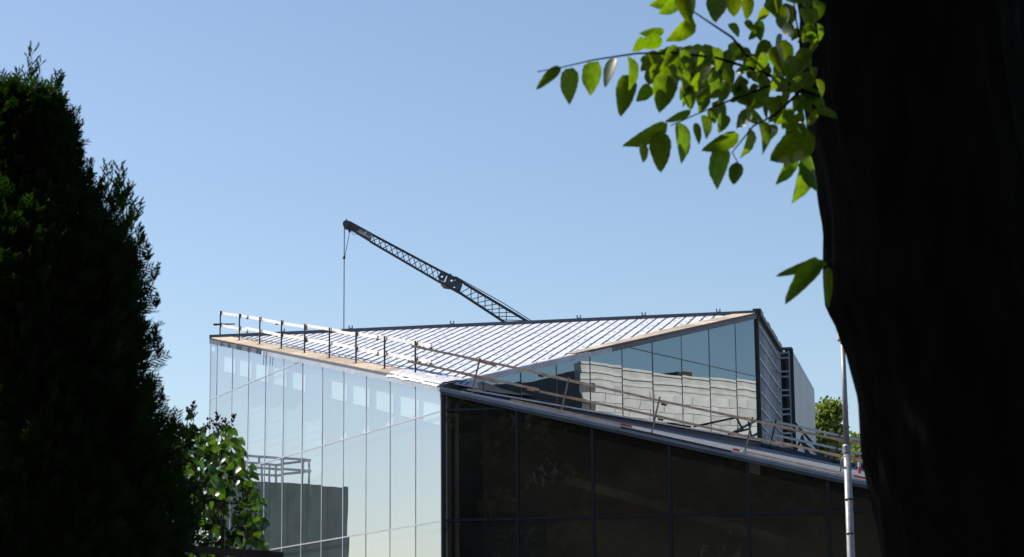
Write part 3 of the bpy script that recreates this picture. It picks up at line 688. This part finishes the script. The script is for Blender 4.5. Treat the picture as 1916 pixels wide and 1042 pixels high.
# ------------------------------------------------------------------ mirrored neighbours
# stone building that the clerestory reflects
t = empty('stone_building', (42, 84.5, 0)); tag(t, 'pale stone block building mirrored in the clerestory panes', 'building')
so_ = Vector((41.9, 84.4, 0)); dW = hd(18.3); nW = Vector((-dW.y, dW.x, 0))
PW = lambda s, z, off=0.0: so_ + dW * s + nW * off + Vector((0, 0, z))
core = MB().prism([PW(0, 0, -.06), PW(44, 0, -.06), PW(44, 16.6, -.06), PW(0, 16.6, -.06)], nW * -12).build('wall_core', M['mortar'], t)
bh, bw, nb = .5, 1.5, 0
blk = MB().bar((0, 0, 0), (bw - .03, 0, 0), .12, bh - .032).mesh('stone_block'); blk.materials.append(M['stone'])
rot = Matrix((dW, nW, Vector((0, 0, 1)))).transposed().to_4x4()
for row in range(9):
    z = 16.0 - row * bh - .3
    for kx in range(30):
        if nb >= 297: break
        o = bpy.data.objects.new('stone_block', blk); COL.objects.link(o)
        o.parent = core; o.matrix_parent_inverse = Matrix.Identity(4)
        o.matrix_basis = Matrix.Translation(PW(kx * bw - (bw / 2 if row % 2 else 0) + .8, z, random.uniform(-.012, .012))) @ rot
        nb += 1
for z, hgt, off in ((16.2, .1, .36), (16.55, .09, .38), (17.02, .12, .38)):
    MB().bar(PW(0, z, off - .48), PW(44, z, off - .48), .3, hgt).build('cornice', M['stone'], t)
MB().prism([PW(0, 0, -.02), PW(44, 0, -.02), PW(44, 11.4, -.02), PW(0, 11.4, -.02)], nW * -.03).build('lower_wall', M['stone'], t)
MB().bar(PW(8, 17.25, -1.5), PW(9.2, 17.25, -1.5), 1.2, .5).build('roof_plant', M['brown'], t)
MB().prism([PW(0, 15.95, 0), PW(44, 15.95, 0), PW(44, 17.0, 0), PW(0, 17.0, 0)], nW * -.5).build('parapet', M['stone'], t)
# arched canopy in front
arc = [PW(24 + 9 * math.cos(math.pi * k / 16), 10.0 + 2.2 * math.sin(math.pi * k / 16), .8) for k in range(17)]
MB().tube(arc, .35, 8).build('arched_canopy', M['interior_c'], t)
t = empty('brown_building', (45, 78, 0)); tag(t, 'dark brown building mirrored at the pointed end of the clerestory', 'building')
so2 = so_ + nW * -4 - dW * .3
MB().prism([so2, so2 - dW * 20, so2 - dW * 20 + Vector((0, 0, 15.7)), so2 + Vector((0, 0, 15.7))], nW * -9).build('wall', M['brown'], t)
MB().prism([so2 + Vector((0, 0, 15.7)) + nW * .4, so2 - dW * 20 + Vector((0, 0, 15.7)) + nW * .4, so2 - dW * 20 + Vector((0, 0, 17.2)) - nW * 4.5, so2 + Vector((0, 0, 17.2)) - nW * 4.5], nW * -.6).build('roof', M['board_dark'], t)
# netted scaffold that the pale front reflects
t = empty('netted_scaffold', (-22, 91, 0)); tag(t, 'dark green netted scaffold mirrored low in the pale glass front', 'scaffold')
x0, x1, yw = -27.65, -17.0, 90.9
nx = 44; zs = [0, 2, 4, 6, 8, 9.0, 9.5, 9.77]; me = MB(); vs_ = []
for zi, z in enumerate(zs):
    for i in range(nx + 1):
        x = x0 + (x1 - x0) * i / nx
        vs_.append((x - (.0 if i else .02 * (9.77 - z)), yw - (0 if i == 0 else .12) * math.sin(x * 2.6 + z * .4) * (1 if 0 < zi < len(zs) - 1 else .3) - .08 * math.sin(x * 7.1 - z), z))
me.add(vs_, [(a * (nx + 1) + i, a * (nx + 1) + i + 1, (a + 1) * (nx + 1) + i + 1, (a + 1) * (nx + 1) + i) for a in range(len(zs) - 1) for i in range(nx)])
me.build('netting', M['net'], t, True)
MB().prism([(x0 + .3, yw + .4, 0), (x1, yw + .4, 0), (x1, yw + .4, 9.5), (x0 + .3, yw + .4, 9.5)], Vector((0, 2.4, 0))).build('scaffold_core', M['board_dark'], t)
for x in (-25.35, -24.95, -23.6, -22.3, -21.0, -19.5):
    for yy in (yw + .2, yw + 2.6): MB().bar((x, yy, 9.4), (x, yy, 10.95), .07, .07, YV).build('rail_post', M['plank_pale'], t)
for z in (10.4, 10.9):
    for yy in (yw + .14, yw + 2.66): MB().bar((-25.4, yy, z), (-17.5, yy, z), .05, .11).build('timber_rail', M['plank_pale'], t)
    MB().bar((-25.4, yw + .14, z), (-25.4, yw + 2.66, z), .05, .11).build('timber_rail', M['plank_pale'], t)

# ------------------------------------------------------------------ metal fence in the lower left
t = empty('metal_fence', (-2.2, 10.5, 0)); tag(t, 'dark metal fence with a flat top rail below the lilac bush', 'fence')
fa, fb = at(250, 1020, 10.4), at(530, 1040, 10.4)
MB().bar(fa, fb, .05, .035).build('top_rail', M['steel_dark'], t)
for k in range(8):
    p = fa.lerp(fb, k / 7 * .98 + .01); MB().bar((p.x, p.y, 0), (p.x, p.y, p.z - .02), .025, .025, YV).build('picket', M['steel_dark'], t)
p = at(417, 990, 10.6); MB().bar((p.x, p.y, 0), p, .02, .02, YV).build('post', M['steel_dark'], t)

# ------------------------------------------------------------------ lilac bush
LDIST = 12.3
lb = empty('lilac_bush', (*at(400, 1042, LDIST).xy, 0)); tag(lb, 'glossy leaved lilac bush with dry flower heads beside the dark conifer', 'bush')
def leaf_mesh(name, mt, wf=.5, heart=False, fold=.22, droop=.18, serr=.0):
    """leaf from base (0,0,0) to tip (0,1,0): folded along the midrib, drooping"""
    n = 12; v = []; f = []
    for i in range(n + 1):
        t = i / n
        wv = (math.sin(math.pi * min(1, t ** (.62 if heart else .74))) ** .62 * (1 - .22 * t)) * wf if 0 < t < 1 else .01
        wv *= 1 + serr * (1 if i % 2 else -1)
        z = -droop * t * t
        v += [(-wv, t + .03 * math.sin(i), z + fold * wv), (0, t, z), (wv, t - .02 * math.sin(i), z + fold * wv)]
    for i in range(n):
        a = i * 3; f += [(a, a + 1, a + 4, a + 3), (a + 1, a + 2, a + 5, a + 4)]
    me = bpy.data.meshes.new(name); me.from_pydata(v, [], f); me.polygons.foreach_set('use_smooth', [True] * len(f)); me.update(); me.materials.append(mt); return me
def leaf_obj(me, name, base, tip, nrm, width, parent):
    y = tip - base; L = y.length; y = y / L; z = (nrm - y * nrm.dot(y)).normalized(); x = y.cross(z)
    o = bpy.data.objects.new(name, me); COL.objects.link(o); o.parent = parent
    o.matrix_parent_inverse = PINV.get(parent.name, Matrix.Identity(4))
    mm = Matrix((x * width, y * L, z * L)).transposed().to_4x4(); mm.translation = base; o.matrix_basis = mm; return o
LL = [leaf_mesh('lilac_leaf', M['lilac'], .36, True, f_, d_) for f_, d_ in ((.25, .15), (.4, .3), (.12, .35))]
px = .01 * LDIST / 39.317
def lil_right(y):   # right outline of the bush in the picture
    return np.interp(y, [770, 800, 840, 880, 900, 940, 960, 990, 1042], [356, 446, 466, 482, 474, 504, 508, 500, 512])
rl = random.Random(11); n_leaf = 0; stems = MB()
bushc = at(400, 950, LDIST)
for k in range(9):
    y = rl.uniform(785, 1000); x = rl.uniform(340, lil_right(y) - 12); e = at(x, y, LDIST + rl.uniform(-.4, .4)); b0 = Vector((bushc.x + rl.uniform(-.2, .2), bushc.y + rl.uniform(-.2, .2), 0))
    stems.tube([b0, b0.lerp(e, .6) + Vector((0, 0, .25)), e], [.011, .007, .003], 6)
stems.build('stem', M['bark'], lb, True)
def lilac_leaf(x, y, D, mesh_only=None):
    L = rl.uniform(.042, .070); th = rl.uniform(-math.pi, math.pi)
    b0 = at(x, y, D); d = Vector((math.cos(th), rl.uniform(-.7, .7), -.75 + .5 * math.sin(th))).normalized()
    q_ = rl.random(); nrm = Vector((.65 + rl.gauss(0, .3), -.75, -.45 + rl.gauss(0, .3))) if q_ < .17 else Vector((rl.gauss(0, .6), -.6, rl.gauss(.3, .5)))
    if q_ > .77: nrm = Vector((-.44, -.7, .56)) + Vector((rl.gauss(0, .09), rl.gauss(0, .09), rl.gauss(0, .09)))
    return b0, b0 + d * L, nrm, L * rl.uniform(.9, 1.2)
for k in range(285):
    if k < 90:
        y = rl.uniform(775, 1040); x = lil_right(y) - abs(rl.gauss(0, 14)) - 8; D = LDIST + rl.uniform(-.3, .3)
    else:
        y = rl.uniform(795, 1042); x = rl.uniform(318, lil_right(y) - 6); D = LDIST + rl.uniform(-.6, .4)
    b0, tp, nr, wd = lilac_leaf(x, y, D); leaf_obj(LL[k % 3], 'leaf', b0, tp, nr, wd, lb)
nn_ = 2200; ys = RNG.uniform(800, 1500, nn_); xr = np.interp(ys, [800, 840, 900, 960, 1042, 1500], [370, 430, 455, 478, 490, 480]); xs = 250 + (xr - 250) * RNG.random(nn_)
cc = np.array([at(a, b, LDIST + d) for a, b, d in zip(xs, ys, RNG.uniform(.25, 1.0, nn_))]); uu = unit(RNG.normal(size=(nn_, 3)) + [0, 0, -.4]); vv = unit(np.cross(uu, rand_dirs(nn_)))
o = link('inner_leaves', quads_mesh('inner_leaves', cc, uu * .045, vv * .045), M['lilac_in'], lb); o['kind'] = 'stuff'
for (x, y) in ((362, 790), (352, 778), (385, 800), (402, 806), (410, 802), (424, 802), (455, 925), (470, 955), (400, 965), (460, 1010)):
    b_ = MB(); c0 = at(x, y, LDIST - .1); MB().tube([at(x - 12, y + 60, LDIST), at(x - 3, y + 20, LDIST - .05), c0], .003, 5).build('flower_stalk', M['bark'], lb); ax = Vector((rl.uniform(-.3, .8), 0, rl.uniform(.2, .8))).normalized()
    for q in range(26):
        t_ = rl.random(); p = c0 + ax * (.09 * t_) + Vector((rl.gauss(0, 1), rl.gauss(0, 1), rl.gauss(0, 1))) * .018 * (1.1 - t_)
        b_.bar(p, p + Vector((rl.uniform(-.012, .012), 0, .012)), .007, .007)
    o = b_.build('flower_panicle', M['seed'], lb); o['kind'] = 'stuff'

# ------------------------------------------------------------------ dark conifer
TD = 9.0
th_ = empty('thuja_conifer', (*at(10, 1042, TD).xy, 0)); tag(th_, 'tall dark thuja conifer with feathery sprigs at the left edge', 'conifer')
tx, ty = at(10, 1042, TD).xy
def zy(y): return at(100, y, TD).z
def r_at(z):   # outline radius by height
    prof = [(zy(175), .02), (zy(200), .09), (zy(250), .16), (zy(320), .20), (zy(380), .26), (zy(430), .37), (zy(480), .46), (zy(560), .52), (zy(640), .53), (zy(740), .545), (zy(800), .61), (zy(850), .68), (zy(960), .74), (zy(1042), .74), (.8, .8), (.1, .45)]
    zz = [p[0] for p in prof][::-1]; rr = [p[1] for p in prof][::-1]; return np.interp(z, zz, rr)
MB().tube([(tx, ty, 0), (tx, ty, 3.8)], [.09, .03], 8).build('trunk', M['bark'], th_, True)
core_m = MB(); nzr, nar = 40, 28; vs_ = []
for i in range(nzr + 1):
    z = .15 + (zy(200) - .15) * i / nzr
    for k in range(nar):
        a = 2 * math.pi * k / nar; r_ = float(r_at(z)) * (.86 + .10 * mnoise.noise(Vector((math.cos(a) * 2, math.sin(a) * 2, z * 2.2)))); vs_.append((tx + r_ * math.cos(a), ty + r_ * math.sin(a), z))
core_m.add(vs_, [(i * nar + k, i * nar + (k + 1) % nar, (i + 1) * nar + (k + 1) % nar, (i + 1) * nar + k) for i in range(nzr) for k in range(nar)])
core_m.build('light_block_core', M['thuja_in'], th_, True)  # solid dark core added to block light through the sprays
def sprays(n, zlo, zhi, seed, size=(.07, .15), rfn=None, updir=.75):
    """flat scale-leaf sprays: a stalk with pairs of side twigs, each a thin sliver"""
    r = np.random.default_rng(seed); C, Uu, Vv = [], [], []
    z = zlo + (zhi - zlo) * r.random(n) ; a = r.random(n) * 2 * math.pi
    bump = np.array([mnoise.noise(Vector((math.cos(q) * 2.2, math.sin(q) * 2.2, w_ * 2.4))) for q, w_ in zip(a, z)])
    rr = r_at(z) * r.uniform(.80, 1.0, n) * (1 + .14 * bump)
    for i in range(n):
        ca, sa = math.cos(a[i]), math.sin(a[i]); bp = np.array([tx + rr[i] * ca, ty + rr[i] * sa, z[i]])
        ax = np.array([ca * .8 + r.normal(0, .25), sa * .8 + r.normal(0, .25), updir + r.normal(0, .3)]); ax /= np.linalg.norm(ax)
        sd = np.cross(ax, np.array([r.normal(), r.normal(), r.normal()])); sd /= np.linalg.norm(sd); nm = np.cross(ax, sd)
        L = r.uniform(*size)
        C.append(bp + ax * L * .5); Uu.append(ax * L * .5); Vv.append(sd * .0035)
        for j in range(6):
            t = .15 + .13 * j; l2 = L * (.5 - .05 * j)
            for sg in (-1, 1):
                d2 = ax * .75 + sd * sg * .65 + nm * r.normal(0, .12); d2 /= np.linalg.norm(d2)
                C.append(bp + ax * L * t + d2 * l2 * .5); Uu.append(d2 * l2 * .5); Vv.append((ax * .5 - sd * sg * .8) * .0046)
    return np.array(C), np.array(Uu), np.array(Vv)
C1, U1, V1_ = sprays(8500, 1.9, zy(190), 4, (.06, .14))
# upright leader sprigs above the outline
lead = []
def leader(x, y, h, D, seed):
    r = np.random.default_rng(seed); b0 = np.array(at(x, y, D)); C, Uu, Vv = [], [], []
    ax = np.array([r.normal(.08, .12), r.normal(0, .1), 1]); ax /= np.linalg.norm(ax)
    C.append(b0 + ax * h / 2); Uu.append(ax * h / 2); Vv.append(np.array([.003, 0, 0]))
    for j in range(22):
        t = r.uniform(.0, .95); l2 = h * (.55 - .38 * t) * r.uniform(.6, 1.1); sg = r.choice((-1, 1)); d2 = ax * 1.0 + np.array([sg * r.uniform(.25, .75), r.normal(0, .35), 0]); d2 /= np.linalg.norm(d2)
        p = b0 + ax * h * t; C.append(p + d2 * l2 / 2); Uu.append(d2 * l2 / 2); Vv.append(np.cross(d2, [0, 1, 0]) * .0032)
        for q in range(4):
            tt = .25 + .18 * q; d3 = d2 + np.array([r.choice((-1, 1)) * .6, r.normal(0, .3), .25]); d3 /= np.linalg.norm(d3); l3 = l2 * .3
            C.append(p + d2 * l2 * tt + d3 * l3 / 2); Uu.append(d3 * l3 / 2); Vv.append(np.cross(d3, [0, 1, 0]) * .0034)
    return np.array(C), np.array(Uu), np.array(Vv)
Ls = [(42, 215, .20), (30, 205, .12), (58, 210, .13), (95, 235, .17), (112, 250, .17), (130, 275, .13), (142, 300, .10), (12, 195, .08), (78, 215, .09), (196, 400, .13), (205, 415, .17), (222, 425, .18), (232, 430, .17), (243, 450, .13), (258, 465, .08), (150, 320, .08), (160, 345, .08), (275, 500, .07), (285, 530, .06), (284, 650, .07), (296, 675, .07), (20, 200, .1), (105, 245, .13), (120, 262, .14), (212, 420, .13), (238, 440, .15), (300, 760, .06), (290, 580, .05), (170, 365, .07), (182, 385, .08)]
parts = [leader(x, y, h * 1.5, TD + .05, 50 + i) for i, (x, y, h) in enumerate(Ls)]
C1 = np.vstack([C1] + [p[0] for p in parts]); U1 = np.vstack([U1] + [p[1] for p in parts]); V1_ = np.vstack([V1_] + [p[2] for p in parts])
o = link('foliage_sprays', quads_mesh('foliage_sprays', C1, U1, V1_ / .62), M['thuja'], th_); o['kind'] = 'stuff'

# ------------------------------------------------------------------ big tree on the right
KD = 7.0
bt_ = empty('elm_tree', (*at(1850, 1042, KD).xy, 0)); tag(bt_, 'massive dark tree trunk with backlit green leaves filling the right edge', 'tree')
edge = [(-900, 1450), (-400, 1470), (0, 1496), (120, 1499), (200, 1506), (330, 1530), (420, 1546), (520, 1549), (570, 1556), (600, 1574), (660, 1594), (790, 1616), (900, 1632), (1000, 1646), (1042, 1652), (1300, 1668), (1900, 1650)]
RT = .385
vs_ = []; ns = 72; zlist = np.linspace(-900, 1900, 150)
for y in zlist:
    xl = np.interp(y, [e[0] for e in edge], [e[1] for e in edge]); c = at(xl, y, KD) + Vector((RT, 0, 0))
    for k in range(ns):
        a = 2 * math.pi * k / ns
        rg = mnoise.noise(Vector((math.cos(a) * 9, math.sin(a) * 9, c.z * 1.5))) * .026 + abs(mnoise.noise(Vector((math.cos(a) * 17, math.sin(a) * 17, c.z * 2.4 + 9)))) * .034
        r_ = RT + rg - .014; vs_.append((c.x + r_ * math.cos(a), c.y + r_ * math.sin(a), c.z))
tk = MB().add(vs_, [(i * ns + (k + 1) % ns, i * ns + k, (i + 1) * ns + k, (i + 1) * ns + (k + 1) % ns) for i in range(len(zlist) - 1) for k in range(ns)])
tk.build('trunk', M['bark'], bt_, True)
BD = 6.0
EL = [leaf_mesh('elm_leaf', M['leaf'], .5, False, f_, d_, .025) for f_, d_ in ((.15, .1), (.3, .22), (.08, .3), (.4, .15), (.55, .3), (.2, -.15))]
fringe = [(1050, 126, 1002, 166, 22), (1073, 127, 1051, 193, 42), (1120, 115, 1094, 180, 40), (1152, 108, 1130, 160, 28), (1175, 105, 1188, 165, 34), (1180, 140, 1161, 216, 36), (1213, 100, 1217, 134, 26), (1243, 58, 1196, 66, 18), (1240, 75, 1193, 84, 30), (1296, 32, 1252, 80, 38), (1265, 0, 1220, 10, 26), (1262, 3, 1238, 26, 26), (1287, -20, 1287, 40, 42), (1345, -20, 1345, 47, 42), (1375, -10, 1373, 28, 28), (1400, -8, 1398, 36, 22), (1437, 12, 1418, 40, 20), (1470, 5, 1467, 62, 38), (1215, 158, 1195, 192, 28), (1250, 140, 1235, 205, 44), (1272, 128, 1285, 172, 30), (1320, 137, 1298, 160, 18), (1334, 138, 1336, 178, 24), (1249, 231, 1173, 286, 34), (1237, 245, 1232, 319, 40), (1203, 268, 1201, 305, 20), (1272, 229, 1290, 298, 36), (1302, 229, 1308, 270, 14), (1316, 215, 1327, 257, 22), (1293, 206, 1244, 223, 20), (1383, 252, 1316, 287, 30), (1362, 278, 1330, 351, 46), (1378, 303, 1372, 346, 26), (1401, 238, 1392, 296, 28), (1417, 227, 1438, 280, 26), (1525, 257, 1440, 298, 62), (1488, 287, 1466, 349, 34), (1502, 296, 1491, 381, 44), (1512, 287, 1523, 362, 32), (1548, 494, 1450, 513, 22), (1540, 490, 1468, 560, 34), (1550, 500, 1549, 572, 16), (1205, 72, 1190, 96, 22), (1228, 120, 1212, 160, 30), (1262, 95, 1240, 140, 34)]
twigs = [[(1560, 190), (1500, 168), (1420, 132), (1340, 108), (1260, 98), (1190, 100), (1110, 112), (1050, 126), (1006, 134)], [(1545, 130), (1500, 90), (1490, 40), (1480, -40)], [(1530, 180), (1440, 160), (1360, 190), (1300, 215), (1255, 235)], [(1500, 168), (1450, 215), (1410, 235), (1370, 285), (1385, 312)], [(1420, 132), (1370, 70), (1310, 30), (1250, -10)], [(1550, 240), (1520, 262), (1495, 296)], [(1560, 500), (1545, 492)]]
br = MB()
for i, tw in enumerate(twigs):
    D0 = 6.6
    pts = [at(x, y, BD + (.5 if j == 0 else .18 * math.sin(j * 1.3 + i))) for j, (x, y) in enumerate(tw)]
    br.tube(pts, [max(.0016, .0065 * (1 - j / len(pts)) * (1 if i == 0 else .75)) for j in range(len(pts))], 6)
brn = br.build('branch', M['bark'], bt_, True)
rl = random.Random(5)
away = Vector((-SUNV.x, -SUNV.y, -SUNV.z)); tocam = Vector((0, -1, .1))
def elm(bx, by, ex, ey, wpx, lit, D):
    b0 = at(bx, by, D); e0 = at(ex, ey, D + rl.uniform(-.03, .03)); k = wpx * D / FPX
    if lit: nr = tocam * .9 + Vector((.75, 0, -.35)) + Vector((rl.gauss(0, .25), 0, rl.gauss(0, .25)))
    else:
        nr = tocam + Vector((rl.gauss(0, .35), 0, rl.gauss(0, .35))); nr = nr - SUNV * nr.dot(SUNV) * 1.05
    if rl.random() < .25: nr = -nr
    if not lit and rl.random() < .14: nr = Vector((-.44, -.7, .56)) + Vector((rl.gauss(0, .1), rl.gauss(0, .1), rl.gauss(0, .1)))
    leaf_obj(EL[rl.randrange(6)], 'leaf', b0, e0, nr, k * 1.2, brn)
for i, (a, b, c, d, wpx) in enumerate(fringe):
    elm(a, b, c, d, wpx, i not in (0, 3, 5, 6, 12, 13, 14, 15, 17, 19, 21, 24, 27, 32, 35, 39, 40, 41, 43) , BD + rl.uniform(-.15, .2))
nf = 0
while nf < 175:
    x, y = rl.uniform(1225, 1530), rl.uniform(-40, 262)
    yc = np.interp(x, [1225, 1300, 1400, 1530], [110, 125, 135, 140]); hw_ = np.interp(x, [1225, 1300, 1380, 1450, 1530], [28, 55, 75, 90, 120])
    if abs(y - yc) > hw_ * (1.25 if rl.random() < .2 else .85) and not (y < 15 and rl.random() < .5 and x > 1380): continue
    if 1370 < x < 1440 and 55 < y < 88: continue
    th = rl.gauss(math.pi * .5, .55) + (.35 if rl.random() < .5 else 0); L = rl.uniform(24, 48)
    elm(x, y, x + L * math.cos(th), y + L * math.sin(th), L * rl.uniform(.45, .72), rl.random() < .16, BD + rl.uniform(-.2, .55)); nf += 1
# the crown above the picture that keeps the trunk in shade
n = 9000; cc = []
for (cx_, cy_, cz_, rx, ry, rz, k) in ((-1.4, 8.0, 6.4, 1.4, 1.1, 1.0, 4200), (1.2, 7.2, 7.6, 2.4, 2.2, 1.2, 3200), (2.6, 5.6, 6.6, 1.6, 1.6, 1.0, 1600)):
    d = rand_dirs(k) * RNG.random((k, 1)) ** .4 * np.array([rx, ry, rz]); cc.append(d + np.array([cx_, cy_, cz_]))
# unseen crown leaves added to cut skylight, open only where the sun slants in
a0 = np.array(at(1250, 190, 6.0)); sv = np.array(SUNV); k = 16000
pts = np.column_stack([RNG.uniform(-3.6, 4.2, k), RNG.uniform(3.2, 10.5, k), 0 * RNG.random(k)])
pts[:, 2] = 1.65 + np.hypot(pts[:, 0], pts[:, 1]) * .40 + RNG.uniform(.5, 2.6, k)
cc = np.vstack(cc + [pts]); dv = cc - a0; dist_ = np.linalg.norm(dv - np.outer(dv @ sv, sv), axis=1); cc = [cc[dist_ > .46]]
cc.append(np.array([at(RNG.uniform(1445, 1560), RNG.uniform(480, 590), RNG.uniform(5.9, 6.25)) + SUNV * RNG.uniform(3.6, 4.6) for _ in range(520)]))  # unseen leaf clump added sunward to shade the low sprig
cc.append(np.array([at(RNG.uniform(1320, 1545), RNG.uniform(-60, 185), RNG.uniform(6.15, 6.4)) + SUNV * RNG.uniform(2.6, 4.0) for _ in range(420)]))  # another unseen clump, added to shade the dense leaves by the trunk
cc = np.vstack(cc); uu = unit(RNG.normal(size=cc.shape) + [0, 0, -.4]); vv = unit(np.cross(uu, rand_dirs(len(cc))))
o = link('crown_and_shade_leaves', quads_mesh('crown_and_shade_leaves', cc, uu * .06, vv * .06), M['leaf'], bt_); o['kind'] = 'stuff'
lim = MB()
tp = Vector(at(1600, -700, KD)) + Vector((.2, 0, 0))
for e in ((-1.4, 8.0, 6.4), (1.2, 7.2, 7.8), (2.6, 5.6, 6.6), (.2, 7.6, 7.2)): lim.tube([tp, tp.lerp(Vector(e), .5) + Vector((0, 0, .3)), Vector(e)], [.14, .08, .02], 8)
lim.build('limb', M['bark'], bt_, True)
